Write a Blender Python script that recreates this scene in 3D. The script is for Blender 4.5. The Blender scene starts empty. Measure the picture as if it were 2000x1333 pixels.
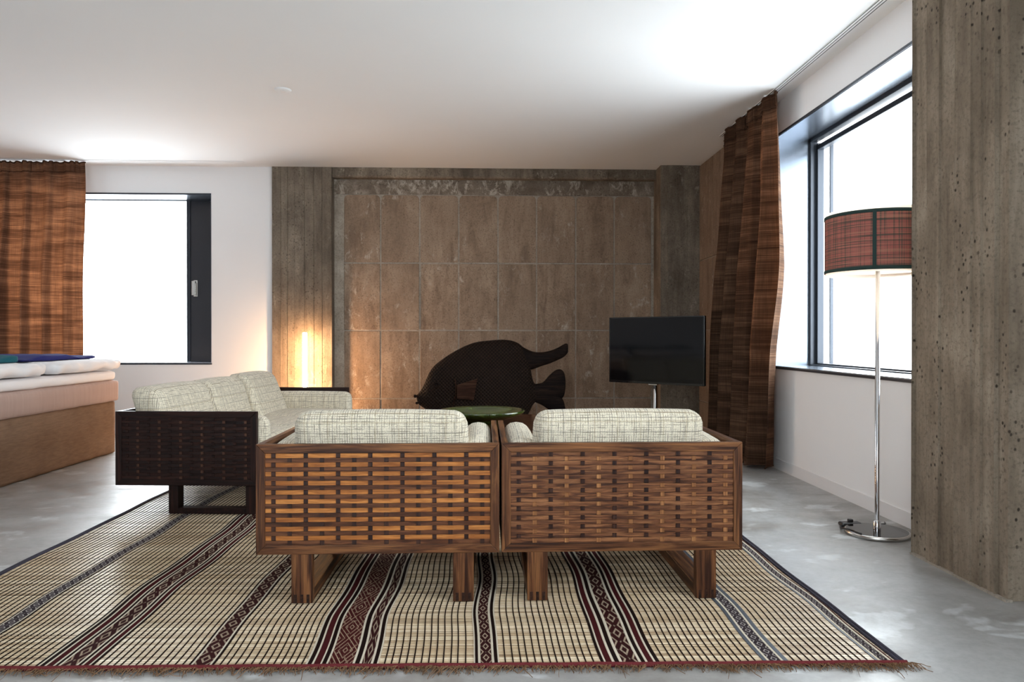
import bpy, bmesh, math, random
from mathutils import Vector, Matrix, noise as mnoise
random.seed(7)
PI = math.pi
sc = bpy.context.scene
C = sc.collection

# ------------------------------------------------------------------ camera
cam_d = bpy.data.cameras.new('camera'); cam_d.sensor_width = 36.0; cam_d.lens = 36.0 * 1445 / 2000
cam_d.clip_start = 0.05
cam = bpy.data.objects.new('camera', cam_d); C.objects.link(cam)
cam.location = (0, 0, 0.9)
cam.rotation_euler = (PI/2 - math.atan(6.5/1445), 0, -math.atan(53/1445))
sc.camera = cam

# ------------------------------------------------------------------ sky, light, exposure
W = bpy.data.worlds.new('overcast_sky'); sc.world = W; W.use_nodes = True
bg = W.node_tree.nodes['Background']
bg.inputs[0].default_value = (0.955, 0.975, 1.0, 1); bg.inputs[1].default_value = 7.0
_t = W.node_tree; _tc = _t.nodes.new('ShaderNodeTexCoord'); _sp = _t.nodes.new('ShaderNodeSeparateXYZ'); _mr = _t.nodes.new('ShaderNodeMapRange')
_t.links.new(_tc.outputs['Generated'], _sp.inputs[0]); _t.links.new(_sp.outputs[2], _mr.inputs[0])          # overcast sky: zenith brighter than horizon
_mr.inputs[1].default_value = 0.0; _mr.inputs[2].default_value = 1.0; _mr.inputs[3].default_value = 6.6; _mr.inputs[4].default_value = 12.5
_t.links.new(_mr.outputs[0], bg.inputs[1])
sc.view_settings.view_transform = 'Standard'; sc.view_settings.look = 'None'
sc.view_settings.gamma = 1.0; sc.view_settings.use_curve_mapping = False
sc.view_settings.exposure = 0.95
sc.cycles.max_bounces = 10; sc.cycles.diffuse_bounces = 6; sc.cycles.glossy_bounces = 4
sc.cycles.transparent_max_bounces = 12; sc.cycles.sample_clamp_indirect = 8.0
sc.cycles.caustics_reflective = False; sc.cycles.caustics_refractive = False

YF_OUT = -1.96
def portal(loc, rot, sx, sy):                       # guides sky light through a window opening, gives off none itself
    l = bpy.data.lights.new('window_portal', 'AREA'); l.shape = 'RECTANGLE'; l.size = sx; l.size_y = sy
    l.cycles.is_portal = True
    o = bpy.data.objects.new('window_portal', l); C.objects.link(o); o.location = loc; o.rotation_euler = rot
portal((2.56, 4.11, 1.487), (PI/2, 0, PI/2), 1.92, 1.57)          # right window
portal((2.56, 0.35, 1.487), (PI/2, 0, PI/2), 2.1, 1.57)           # added bay beside the camera, out of view
portal((-1.3, YF_OUT, 1.487), (PI/2, 0, 0), 1.4, 1.57)            # added window behind the camera, out of view
portal((-3.6, 7.57, 1.452), (-PI/2, 0, 0), 2.08, 1.58)            # back window

# ------------------------------------------------------------------ node helpers
class M:
    def __init__(s, name, rough=0.5, spec=0.5, metal=0.0, base=(.5, .5, .5)):
        s.m = bpy.data.materials.new(name); s.m.use_nodes = True
        s.t = s.m.node_tree; s.b = s.t.nodes['Principled BSDF']; s.o = s.t.nodes['Material Output']
        s.set('Roughness', rough); s.set('Specular IOR Level', spec); s.set('Metallic', metal); s.set('Base Color', base)
    def put(s, sock, v):
        if isinstance(v, bpy.types.NodeSocket): s.t.links.new(v, sock)
        elif isinstance(v, (tuple, list)):
            sock.default_value = (*v, 1.0) if (len(v) == 3 and sock.type == 'RGBA') else v
        else: sock.default_value = v
    def set(s, k, v): s.put(s.b.inputs[k], v)
    def node(s, ty, ins=None, **kw):
        n = s.t.nodes.new(ty)
        for k, v in kw.items(): setattr(n, k, v)
        for k, v in (ins or {}).items(): s.put(n.inputs[k], v)
        return n
    def obj(s): return s.node('ShaderNodeTexCoord').outputs['Object']
    def uv(s): return s.node('ShaderNodeTexCoord').outputs['UV']
    def rnd(s): return s.node('ShaderNodeObjectInfo').outputs['Random']
    def rvec(s, v, k=37.0):
        r = s.math('MULTIPLY', s.rnd(), k)
        c = s.node('ShaderNodeCombineXYZ', {0: r, 1: r, 2: r}).outputs[0]
        return s.node('ShaderNodeVectorMath', {0: v, 1: c}, operation='ADD').outputs[0]
    def map(s, v, scale=(1, 1, 1), loc=(0, 0, 0), rot=(0, 0, 0)):
        return s.node('ShaderNodeMapping', {'Vector': v, 'Scale': scale, 'Location': loc, 'Rotation': rot}).outputs[0]
    def noise(s, v, scale=5, detail=3, rough=.5, dist=0.0):
        return s.node('ShaderNodeTexNoise', {'Vector': v, 'Scale': scale, 'Detail': detail, 'Roughness': rough, 'Distortion': dist}).outputs['Fac']
    def vor(s, v, scale=5, feature='F1', out='Distance', rand=1.0):
        return s.node('ShaderNodeTexVoronoi', {'Vector': v, 'Scale': scale, 'Randomness': rand}, feature=feature).outputs[out]
    def ramp(s, f, stops, interp='LINEAR'):
        n = s.node('ShaderNodeValToRGB', {0: f}); e = n.color_ramp.elements; n.color_ramp.interpolation = interp
        while len(e) < len(stops): e.new(0.5)
        for i, (p, c) in enumerate(stops):
            e[i].position = p; e[i].color = (*c, 1) if not isinstance(c, (int, float)) else (c, c, c, 1)
        return n.outputs[0]
    def mix(s, f, a, b, blend='MIX'):
        n = s.node('ShaderNodeMix', data_type='RGBA', blend_type=blend)
        s.put(n.inputs[0], f); s.put(n.inputs[6], a); s.put(n.inputs[7], b); return n.outputs[2]
    def math(s, op, a, b=0.0, clamp=False):
        n = s.node('ShaderNodeMath', {0: a, 1: b}, operation=op); n.use_clamp = clamp; return n.outputs[0]
    def sep(s, v):
        n = s.node('ShaderNodeSeparateXYZ', {0: v}); return n.outputs[0], n.outputs[1], n.outputs[2]
    def comb(s, x, y, z): return s.node('ShaderNodeCombineXYZ', {0: x, 1: y, 2: z}).outputs[0]
    def line(s, x, freq, width, soft=.3):            # 1 on thin lines, x in metres
        f = s.math('FRACT', s.math('MULTIPLY', x, freq)); d = s.math('ABSOLUTE', s.math('SUBTRACT', f, .5))
        return s.ramp(d, [(max(0, width*(1-soft)), 1.0), (width*(1+soft), 0.0)])
    def bump(s, h, strength=.3, dist=.01):
        n = s.node('ShaderNodeBump', {'Height': h, 'Strength': strength, 'Distance': dist}); s.put(s.b.inputs['Normal'], n.outputs[0])

# ------------------------------------------------------------------ materials
def m_plain(name, col, rough=.5, spec=.5, metal=0.0): return M(name, rough, spec, metal, col).m
def m_plaster(name, col):
    m = M(name, .8, .2); v = m.obj()
    n = m.noise(v, 1.3, 4); m.set('Base Color', m.mix(n, tuple(c*.95 for c in col), col))
    m.bump(m.noise(v, 160, 3), .06, .002); return m.m
PLASTER = m_plaster('white_plaster', (.83, .825, .83)); CEIL = m_plaster('ceiling_white', (.865, .88, .895))
BASEB = m_plaster('baseboard_paint', (.74, .73, .735))

def m_floor():
    m = M('polished_concrete_floor', .4, .75); v = m.obj()
    a = m.noise(v, 1.1, 8, .66, .6); b = m.noise(m.map(v, (1, 1.6, 1)), 3.1, 9, .68, .4); c = m.noise(v, 38, 4, .7)
    base = m.ramp(a, [(.36, (.19, .175, .155)), (.5, (.30, .292, .278)), (.64, (.40, .402, .398))])
    base = m.mix(m.ramp(b, [(.36, .0), (.7, .5)]), base, (.44, .448, .448))
    wp = m.noise(m.map(v, (1, 1.5, 1), (3.1, .4, 0)), 2.7, 4, .55, .3)
    base = m.mix(m.ramp(wp, [(.58, .0), (.62, .6)]), base, (.64, .67, .68))
    st = m.noise(m.map(v, (1, 1, 1), (7.7, 2.2, 0)), 1.7, 5, .6, .5)
    base = m.mix(m.ramp(st, [(.52, 0.0), (.68, .75)]), base, (.165, .132, .10))
    base = m.mix(m.ramp(c, [(.3, .25), (.6, 0.0)]), base, (.16, .16, .16))
    x, y, z = m.sep(v)                                                            # a hairline crack across the slab
    w = m.math('ADD', m.math('ADD', m.math('MULTIPLY', x, .86), m.math('MULTIPLY', y, -.5)), m.math('MULTIPLY', m.noise(v, 2.3, 5), .22))
    d = m.math('ABSOLUTE', m.math('ADD', w, 4.33))
    base = m.mix(m.ramp(d, [(.002, .6), (.006, 0.0)]), base, (.08, .08, .08))
    m.set('Base Color', base)
    m.set('Roughness', m.ramp(b, [(.36, .5), (.62, .28)]))
    m.bump(m.noise(v, 14, 5, .6), .05, .01); return m.m
FLOOR = m_floor()

def m_concrete(name, dark, mid, light, stretch=(9, 9, .7), pores=.5, chalk=0.0, rust=0.0, lo=.55, gate=.46):
    m = M(name, .85, .25); v = m.rvec(m.obj())
    s = m.math('ADD', m.math('MULTIPLY', m.noise(m.map(v, stretch), 2.2, 8, .66, .5), .5), m.math('MULTIPLY', m.noise(m.map(v, (1, 1, .7)), 3.4, 9, .7, .3), .5)); l = m.noise(v, 2.1, 6, .62, .8)
    col = m.ramp(s, [(.38, dark), (.5, mid), (.63, light)])
    col = m.mix(m.ramp(l, [(.35, .45), (.65, 0.0)]), col, dark)
    f = m.noise(v, 70, 4, .7)
    col = m.mix(m.ramp(f, [(.32, .55), (.5, 0.0)]), col, tuple(c*.45 for c in dark))
    if chalk:
        k = m.noise(m.map(v, (1.6, 1.6, 1)), 9, 8, .78, .5); k2 = m.noise(v, 2.4, 2)
        kk = m.math('MULTIPLY', m.ramp(k, [(lo, 0.0), (lo+.11, 1.0)]), m.ramp(k2, [(gate, 0.0), (gate+.14, 1.0)]))
        col = m.mix(m.math('MULTIPLY', kk, chalk), col, (.56, .50, .42))
    if rust:
        r = m.noise(m.map(v, (1, 1, .6)), 2.1, 4, .6, .5); col = m.mix(m.ramp(r, [(.5, 0.0), (.7, rust)]), col, (.20, .11, .06))
    vr = m.rnd(); col = m.mix(m.math('MULTIPLY', vr, .30), col, tuple(c*.72 for c in mid))
    p = m.vor(m.map(v, (1, 1, .8)), 42); pn = m.noise(m.map(v, (1.6, 1.6, .5)), 6, 3)
    pore = m.math('MULTIPLY', m.ramp(p, [(.14, 1.0), (.26, 0.0)]), m.ramp(pn, [(.47, 0.0), (.58, 1.0)]))
    col = m.mix(m.math('MULTIPLY', pore, pores), col, tuple(c*.3 for c in dark))
    m.set('Base Color', col)
    h = m.math('ADD', m.math('MULTIPLY', s, .5), m.math('MULTIPLY', f, .35)); h = m.math('SUBTRACT', h, m.math('MULTIPLY', pore, pores))
    m.bump(h, .55, .006); return m.m
PILLAR = m_concrete('board_marked_concrete', (.135, .103, .072), (.275, .217, .16), (.42, .35, .27), (8, 8, .8), 1.0)
COLUMN = m_concrete('dark_board_concrete', (.095, .075, .056), (.21, .17, .13), (.34, .285, .22), (5, 5, .55), .5, .5)
TILE = m_concrete('concrete_slab', (.19, .13, .09), (.345, .25, .178), (.445, .34, .25), (5, 5, .9), .35, .9)
TILE_R = m_concrete('ochre_concrete_slab', (.17, .115, .08), (.25, .18, .13), (.31, .23, .17), (7, 7, .8), .3, .6)
MORTAR = m_concrete('mortar', (.27, .23, .185), (.40, .35, .29), (.52, .465, .395), (3, 3, 3), .3, .4)
HEADER = m_concrete('rough_mortar', (.12, .09, .065), (.22, .175, .135), (.34, .29, .235), (2, 2, 3), .6, 1.0, lo=.49, gate=.36)

def m_wood(name, dark, mid, light, axis='X', rough=.42, scale=1.0, var=.35, knots=0.0, spec=.22):
    m = M(name, rough, spec); v = m.rvec(m.obj(), 11.0)
    sl = {'X': (1.1, 22, 22), 'Y': (22, 1.1, 22), 'Z': (22, 22, 1.1)}[axis]; sf = {'X': (6, 230, 230), 'Y': (230, 6, 230), 'Z': (230, 230, 6)}[axis]
    g = m.noise(m.map(v, tuple(a*scale for a in sl)), 2.0, 5, .6, 1.3); f = m.noise(m.map(v, sf), 1.0, 3, .6)
    col = m.ramp(g, [(.37, dark), (.5, mid), (.61, light)])
    if knots:
        q = m.noise(m.map(v, tuple(a*.28 for a in sl)), 1.7, 3, .5, 2.5); col = m.mix(m.ramp(q, [(.58, 0.0), (.66, knots)]), col, tuple(min(1, c*1.7) for c in light))
    col = m.mix(m.ramp(f, [(.35, .55), (.6, 0.0)]), col, tuple(c*.45 for c in dark))
    r = m.rnd(); col = m.mix(m.math('MULTIPLY', r, var), col, dark)
    m.set('Base Color', col); m.bump(f, .12, .001); return m.m
RW = dict(dark=(.030, .010, .005), mid=(.14, .052, .020), light=(.26, .11, .040))
ROSE_X = m_wood('rosewood_x', axis='X', knots=.35, **RW); ROSE_Z = m_wood('rosewood_z', axis='Z', knots=.2, **RW); ROSE_Y = m_wood('rosewood_y', axis='Y', **RW)
ROSE_END = m_wood('rosewood_end_grain', (.012, .006, .004), (.03, .012, .008), (.05, .02, .012), 'Y')
DR = dict(dark=(.008, .003, .0025), mid=(.022, .007, .005), light=(.042, .014, .009))
DROSE_X = m_wood('dark_rosewood_x', axis='X', **DR); DROSE_Z = m_wood('dark_rosewood_z', axis='Z', **DR)
TEAK = m_wood('orange_teak', (.26, .085, .022), (.44, .16, .038), (.58, .235, .062), 'X', var=.25)
ST_DK = m_wood('dark_strip', (.045, .015, .007), (.11, .038, .016), (.17, .066, .028), 'X')
ST_MID = m_wood('brown_strip', (.045, .016, .009), (.18, .068, .028), (.31, .135, .058), 'X', scale=1.4, var=.3)
ST_COL = m_wood('dark_upright_strip', (.016, .006, .005), (.04, .015, .010), (.068, .028, .018), 'Z')
ST_TAN = m_wood('tan_upright_strip', (.20, .08, .03), (.34, .15, .058), (.45, .215, .085), 'Z')
ST_SOFA = m_wood('deep_brown_strip', (.007, .002, .002), (.02, .006, .004), (.038, .012, .007), 'X')
ST_SOFA_COL = m_wood('sofa_upright_strip', (.045, .018, .012), (.085, .038, .023), (.13, .06, .035), 'Z')

def m_tweed():
    m = M('cream_tweed', .92, .15); v = m.uv(); d = m.noise(v, 90, 2)
    u, w, _ = m.sep(v); u2 = m.math('ADD', u, m.math('MULTIPLY', d, .0022)); w2 = m.math('ADD', w, m.math('MULTIPLY', d, .0022))
    n1 = m.noise(m.map(v, (150, 18, 1)), 1.0, 3, .7); n2 = m.noise(m.map(v, (18, 150, 1)), 1.0, 3, .7)
    sp = m.noise(v, 330, 2, .6)
    col = m.mix(m.ramp(sp, [(.38, .6), (.56, 0.0)]), (.90, .83, .675), (.48, .40, .28))
    for co, fr, nn in ((u2, 118, n1), (w2, 118, n2)):
        l = m.math('MULTIPLY', m.line(co, fr, .17, .5), m.ramp(nn, [(.43, 0.0), (.6, .8)])); col = m.mix(l, col, (.20, .165, .115))
    for co, fr, wd in ((u2, 24, .03), (w2, 20, .03)):
        col = m.mix(m.math('MULTIPLY', m.line(co, fr, wd, .5), .5), col, (.17, .15, .12))
    for co, fr in ((u2, 12.5), (w2, 9.3)):
        col = m.mix(m.math('MULTIPLY', m.line(co, fr, .02, .5), .45), col, (.34, .25, .12))
    m.set('Base Color', col); m.set('Sheen Weight', .2)
    h = m.math('ADD', m.line(u2, 236, .3, .8), m.line(w2, 236, .3, .8)); m.bump(m.math('ADD', h, sp), .5, .002); return m.m
TWEED = m_tweed()

def m_curtain(name, dk, md, lt, trans):
    m = M(name, .9, .1); v = m.uv()
    a = m.noise(m.map(v, (.9, 7, 1)), 1.6, 5, .6, .3); b = m.noise(m.map(v, (1.6, 150, 1)), 1.0, 4, .7, .6); c = m.noise(m.map(v, (190, 5, 1)), 1.0, 2)
    col = m.ramp(m.math('ADD', m.math('MULTIPLY', a, .5), m.math('MULTIPLY', b, .5)), [(.36, dk), (.49, md), (.60, lt)])
    k = m.noise(m.map(v, (22, 90, 1)), 1.0, 3, .8); col = m.mix(m.ramp(k, [(.68, 0.0), (.76, .5)]), col, tuple(min(1, x*2.2) for x in lt))
    col = m.mix(m.ramp(c, [(.35, .3), (.6, 0.0)]), col, dk)
    m.set('Base Color', col); m.bump(b, .4, .003)
    tr = m.node('ShaderNodeBsdfTranslucent', {'Color': m.mix(1.0, col, trans, 'MULTIPLY')})
    ad = m.node('ShaderNodeAddShader'); m.t.links.new(m.b.outputs[0], ad.inputs[0]); m.t.links.new(tr.outputs[0], ad.inputs[1])
    m.t.links.new(ad.outputs[0], m.o.inputs[0]); return m.m
CURT_R = m_curtain('brown_slub_linen', (.020, .010, .006), (.060, .031, .018), (.125, .070, .042), (.30, .17, .09))
CURT_L = m_curtain('rust_slub_linen', (.026, .014, .009), (.072, .040, .026), (.150, .088, .056), (.44, .26, .155))
TAPE = m_plain('curtain_heading_tape', (.06, .03, .018), .9, .1)

def m_cloth(name, a, b, scale=300, stretch=(1, 1, 1), bs=.3):
    m = M(name, .92, .15); v = m.obj(); n = m.noise(m.map(v, stretch), scale, 3, .6); l = m.noise(v, 3, 3)
    m.set('Base Color', m.mix(m.math('MULTIPLY', m.math('ADD', n, l), .5), a, b)); m.bump(n, bs, .002); return m.m
BURLAP = m_cloth('burlap_valance', (.085, .048, .028), (.36, .25, .175), 30, (1, .5, 3), .8)
TICK = m_cloth('rose_beige_ticking', (.36, .26, .225), (.55, .42, .375), 34, (1, 1, .05), .3)
LINEN = m_cloth('white_linen', (.78, .77, .785), (.86, .855, .865), 400, bs=.1)
NAVY = m_cloth('navy_wool', (.012, .014, .075), (.035, .04, .19), 200); TEAL = m_cloth('teal_wool', (.008, .06, .085), (.02, .13, .16), 200)

CHROME = m_plain('chrome', (.60, .60, .61), .08, .5, 1.0); NICKEL = m_plain('brushed_nickel', (.62, .60, .57), .25, .5, 1.0)
LINING = m_plain('blue_grey_metal_lining', (.20, .23, .275), .26, .5, .85)
FRAME = m_plain('anthracite_aluminium', (.035, .042, .055), .35, .5, .4)
DARKP = m_plain('dark_vent_panel', (.03, .03, .038), .28, .5)
BLACK = m_plain('black_plastic', (.012, .012, .013), .35); GBLACK = m_plain('black_gloss', (.006, .006, .007), .06)
SCREEN = m_plain('tv_screen', (.003, .003, .004), .07, .25)
WHITEP = m_plain('white_plastic', (.8, .8, .8), .4)
def m_glass():
    m = M('window_glass'); t = m.t
    tr = m.node('ShaderNodeBsdfTransparent', {'Color': (.93, .96, .97)}); gl = m.node('ShaderNodeBsdfGlossy', {'Color': (1, 1, 1), 'Roughness': 0.0})
    mx = m.node('ShaderNodeMixShader', {0: .06}); t.links.new(tr.outputs[0], mx.inputs[1]); t.links.new(gl.outputs[0], mx.inputs[2])
    t.links.new(mx.outputs[0], m.o.inputs[0]); return m.m
GLASS = m_glass()
def m_emit(name, col, st):
    m = M(name, base=col); m.set('Emission Color', col); m.set('Emission Strength', st); return m.m
TUBE = m_emit('lit_tube', (1.0, .56, .27), 72.0)
BULB = m_emit('lit_bulb', (1.0, .75, .45), 8.0)
def m_shade():
    m = M('plaid_lampshade_cloth', .9, .15); v = m.uv(); u, w, _ = m.sep(v)
    n = m.noise(m.map(v, (4, 40, 1)), 1.0, 3); n2 = m.noise(m.map(v, (40, 4, 1)), 1.0, 3)
    col = m.mix(n, (.32, .10, .08), (.48, .16, .13))
    a1 = m.noise(m.map(v, (1.5, 190, 1)), 1.0, 3, .6); a2 = m.noise(m.map(v, (190, 1.5, 1)), 1.0, 3, .6)
    col = m.mix(m.ramp(a1, [(.50, 0.0), (.58, .85)]), col, (.05, .075, .06)); col = m.mix(m.ramp(a2, [(.50, 0.0), (.58, .7)]), col, (.05, .075, .06))
    col = m.mix(m.ramp(a1, [(.36, .5), (.42, 0.0)]), col, (.50, .30, .19))
    m.set('Base Color', col); return m.m
SHADE = m_shade(); GREENTRIM = m_plain('dark_green_trim', (.035, .06, .055), .9, .15)
def m_liner():
    m = M('white_shade_liner', .8, .2, base=(.85, .83, .8))
    tr = m.node('ShaderNodeBsdfTranslucent', {'Color': (.45, .42, .38)}); ad = m.node('ShaderNodeAddShader')
    m.t.links.new(m.b.outputs[0], ad.inputs[0]); m.t.links.new(tr.outputs[0], ad.inputs[1]); m.t.links.new(ad.outputs[0], m.o.inputs[0]); return m.m
LINER = m_liner()

def m_reed():
    m = M('dried_reed', .30, .5); v = m.obj()
    at = m.node('ShaderNodeAttribute', attribute_name='tone').outputs['Fac']
    n = m.noise(m.map(v, (3.0, 60, 1)), 1.0, 4, .6); n2 = m.noise(v, 2.2, 3)
    col = m.ramp(m.math('ADD', m.math('MULTIPLY', at, .5), m.math('MULTIPLY', n, .5)), [(.27, (.26, .165, .09)), (.48, (.55, .42, .265)), (.70, (.77, .65, .48))])
    col = m.mix(m.ramp(n2, [(.45, 0.0), (.7, .35)]), col, (.42, .27, .14))
    sp = m.noise(m.map(v, (30, 60, 1)), 1.0, 2); col = m.mix(m.ramp(sp, [(.74, 0.0), (.78, .8)]), col, (.07, .04, .02))
    m.set('Base Color', col); return m.m
REED = m_reed()
CORD = m_plain('dark_leather_cord', (.012, .006, .005), .85, .05); CREAM = m_plain('cream_leather_strip', (.60, .53, .42), .7, .2)
MAROON = m_plain('maroon_leather', (.052, .009, .010), .85, .05); RUGBASE = m_plain('rug_backing', (.10, .068, .04), .9, .1)
HEM = m_cloth('red_hem_binding', (.05, .008, .010), (.17, .028, .03), 160)
NAVYHEM = m_cloth('blue_side_binding', (.006, .006, .010), (.085, .075, .10), 90)
FRINGE = m_cloth('fringe_strands', (.05, .025, .014), (.30, .17, .09), 40)
def m_band(name, period, ground, thread, rings):
    """stitched diamonds: uv in units of the band's width across (0..1) and metres/period along"""
    m = M(name, .8, .06); v = m.uv(); u, w, _ = m.sep(v)
    f = m.math('FRACT', w); a = m.math('MULTIPLY', m.math('ABSOLUTE', m.math('SUBTRACT', u, .5)), 2.0); b = m.math('MULTIPLY', m.math('ABSOLUTE', m.math('SUBTRACT', f, .5)), 2.0)
    s = m.math('ADD', a, b)
    r = m.math('FRACT', m.math('MULTIPLY', s, rings)); d = m.math('ABSOLUTE', m.math('SUBTRACT', r, .5))
    l = m.ramp(d, [(.10, 1.0), (.17, 0.0)])
    di = m.math('FRACT', m.math('MULTIPLY', m.math('SUBTRACT', a, b), rings*.5)); l2 = m.ramp(m.math('ABSOLUTE', m.math('SUBTRACT', di, .5)), [(.07, 1.0), (.12, 0.0)])
    gate = m.noise(m.map(v, (3, 3, 1)), 2.0, 2); l = m.math('MAXIMUM', m.math('MULTIPLY', l, m.ramp(gate, [(.30, .5), (.5, 1.0)])), m.math('MULTIPLY', l2, m.ramp(gate, [(.46, 0.0), (.58, .8)])))
    st = m.math('SINE', m.math('MULTIPLY', m.math('ADD', u, w), 70)); l = m.math('MULTIPLY', l, m.ramp(st, [(0.0, .55), (.6, 1.0)]))
    fa = m.noise(m.map(v, (.1, .22, 1)), 1.0, 2)
    m.set('Base Color', m.mix(l, m.mix(fa, ground, tuple(c*.35 for c in ground)), thread)); return m.m
BAND_W = m_band('stitched_maroon_band', .2, (.075, .012, .012), (.40, .29, .20), 2.5)
BAND_N = m_band('stitched_dark_band', .1, (.045, .011, .011), (.46, .36, .26), 1.0)
BAND_G = m_band('stitched_grey_band', .06, (.04, .026, .032), (.42, .38, .36), 1.0)

def m_fish():
    m = M('carved_dark_wood', .65, .07); v = m.obj(); x, y, z = m.sep(v)
    p = m.math('SINE', m.math('MULTIPLY', m.math('ADD', x, z), 105)); q = m.math('SINE', m.math('MULTIPLY', m.math('SUBTRACT', x, z), 105))
    k = m.math('MULTIPLY', m.math('ABSOLUTE', p), m.math('ABSOLUTE', q)); n = m.noise(v, 9, 4)
    col = m.mix(n, (.005, .0035, .003), (.018, .010, .007)); col = m.mix(m.ramp(k, [(.06, .7), (.22, 0.0)]), col, (.040, .024, .016))
    m.set('Base Color', col); m.bump(k, .8, .006); return m.m
FISH = m_fish(); FISHFIN = m_wood('carved_fin_wood', (.005, .003, .003), (.013, .007, .005), (.026, .014, .009), 'X', rough=.7, spec=.08); FISHPF = m_wood('brown_fin_wood', (.018, .008, .005), (.04, .018, .011), (.065, .032, .02), 'X', rough=.7, spec=.05)
def m_glaze():
    m = M('green_glazed_ceramic', .06, .6); v = m.obj(); n = m.noise(v, 26, 4, .6); k = m.vor(v, 70)
    col = m.ramp(n, [(.3, (.008, .018, .004)), (.55, (.034, .058, .009)), (.75, (.10, .135, .028))])
    col = m.mix(m.ramp(k, [(.0, .6), (.3, 0.0)]), col, (.012, .02, .006)); m.set('Base Color', col); m.set('Coat Weight', .6); m.set('Coat Roughness', .03); m.bump(n, .2, .01); return m.m
GLAZE = m_glaze()

# ------------------------------------------------------------------ mesh helpers
class MB:
    def __init__(s): s.v = []; s.f = []; s.uv = None; s.attr = None
    def box(s, x0, x1, y0, y1, z0, z1):
        b = len(s.v); s.v += [(x, y, z) for z in (z0, z1) for y in (y0, y1) for x in (x0, x1)]
        s.f += [tuple(b+i for i in q) for q in ((0, 2, 3, 1), (4, 5, 7, 6), (0, 1, 5, 4), (2, 6, 7, 3), (0, 4, 6, 2), (1, 3, 7, 5))]; return s
    def prism(s, pts, axis, a, b):
        """polygon pts in the plane across AXIS, from a to b along it"""
        n = len(pts); k = len(s.v)
        mk = {'X': lambda p, t: (t, p[0], p[1]), 'Y': lambda p, t: (p[0], t, p[1]), 'Z': lambda p, t: (p[0], p[1], t)}[axis]
        s.v += [mk(p, a) for p in pts] + [mk(p, b) for p in pts]
        s.f += [tuple(range(k, k+n))[::-1], tuple(range(k+n, k+2*n))] + [(k+i, k+(i+1) % n, k+n+(i+1) % n, k+n+i) for i in range(n)]; return s
    def lathe(s, prof, seg=48, cx=0, cy=0):
        k = len(s.v); n = len(prof)
        for i in range(seg):
            a = 2*PI*i/seg
            s.v += [(cx+r*math.cos(a), cy+r*math.sin(a), z) for r, z in prof]
        for i in range(seg):
            j = (i+1) % seg
            s.f += [(k+i*n+q, k+j*n+q, k+j*n+q+1, k+i*n+q+1) for q in range(n-1)]
        return s
    def tube(s, pts, r, seg=10):
        k = len(s.v); n = len(pts); pts = [Vector(p) for p in pts]
        for i, p in enumerate(pts):
            t = (pts[min(i+1, n-1)] - pts[max(i-1, 0)]).normalized()
            a = t.orthogonal().normalized() if abs(t.z) > .95 else t.cross(Vector((0, 0, 1))).normalized(); b = t.cross(a)
            rr = r[i] if isinstance(r, (list, tuple)) else r
            s.v += [tuple(p + (a*math.cos(2*PI*q/seg) + b*math.sin(2*PI*q/seg))*rr) for q in range(seg)]
        for i in range(n-1):
            s.f += [(k+i*seg+q, k+i*seg+(q+1) % seg, k+(i+1)*seg+(q+1) % seg, k+(i+1)*seg+q) for q in range(seg)]
        s.f += [tuple(range(k, k+seg)), tuple(range(k+(n-1)*seg, k+n*seg))[::-1]]; return s
    def mesh(s, name, m=None, smooth=False):
        me = bpy.data.meshes.new(name); me.from_pydata(s.v, [], s.f); me.validate()
        b = bmesh.new(); b.from_mesh(me); bmesh.ops.recalc_face_normals(b, faces=b.faces); b.to_mesh(me); b.free()
        if m: me.materials.append(m)
        if smooth: me.polygons.foreach_set('use_smooth', [True]*len(me.polygons))
        return me
    def build(s, name, m=None, parent=None, smooth=False, bevel=0, loc=(0, 0, 0), rz=0):
        return link(name, s.mesh(name, m, smooth), parent, bevel, loc, rz)
def link(name, me, parent=None, bevel=0, loc=(0, 0, 0), rz=0):
    o = bpy.data.objects.new(name, me); C.objects.link(o); o.parent = parent; o.location = loc; o.rotation_euler = (0, 0, rz)
    if bevel:
        md = o.modifiers.new('edge', 'BEVEL'); md.width = bevel; md.segments = 2; md.limit_method = 'ANGLE'
    return o
def tag(o, label=None, cat=None, group=None, kind=None):
    for k, v in (('label', label), ('category', cat), ('group', group), ('kind', kind)):
        if v: o[k] = v
    return o
def thing(name, label, cat, loc=(0, 0, 0), rz=0, group=None):
    return tag(link(name, None, None, 0, loc, rz), label, cat, group)
def boxo(name, m, *b, parent=None, bevel=0): return MB().box(*b).build(name, m, parent, bevel=bevel)
def struct(o, label=None): return tag(o, label, kind='structure')

def grid_surface(name, fn, nu, nv, m, parent=None, uvs=(1, 1), smooth=True, closed=False, loc=(0, 0, 0), rz=0):
    v = [fn(i/nu, j/nv) for j in range(nv+1) for i in range(nu+1)]
    f = [(j*(nu+1)+i, j*(nu+1)+i+1, (j+1)*(nu+1)+i+1, (j+1)*(nu+1)+i) for j in range(nv) for i in range(nu)]
    me = bpy.data.meshes.new(name); me.from_pydata(v, [], f); me.materials.append(m)
    ul = me.uv_layers.new(name='UVMap')
    for p in me.polygons:
        p.use_smooth = smooth
        for li, vi in zip(p.loop_indices, p.vertices): ul.data[li].uv = ((vi % (nu+1))/nu*uvs[0], (vi//(nu+1))/nv*uvs[1])
    return link(name, me, parent, 0, loc, rz)

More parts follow.
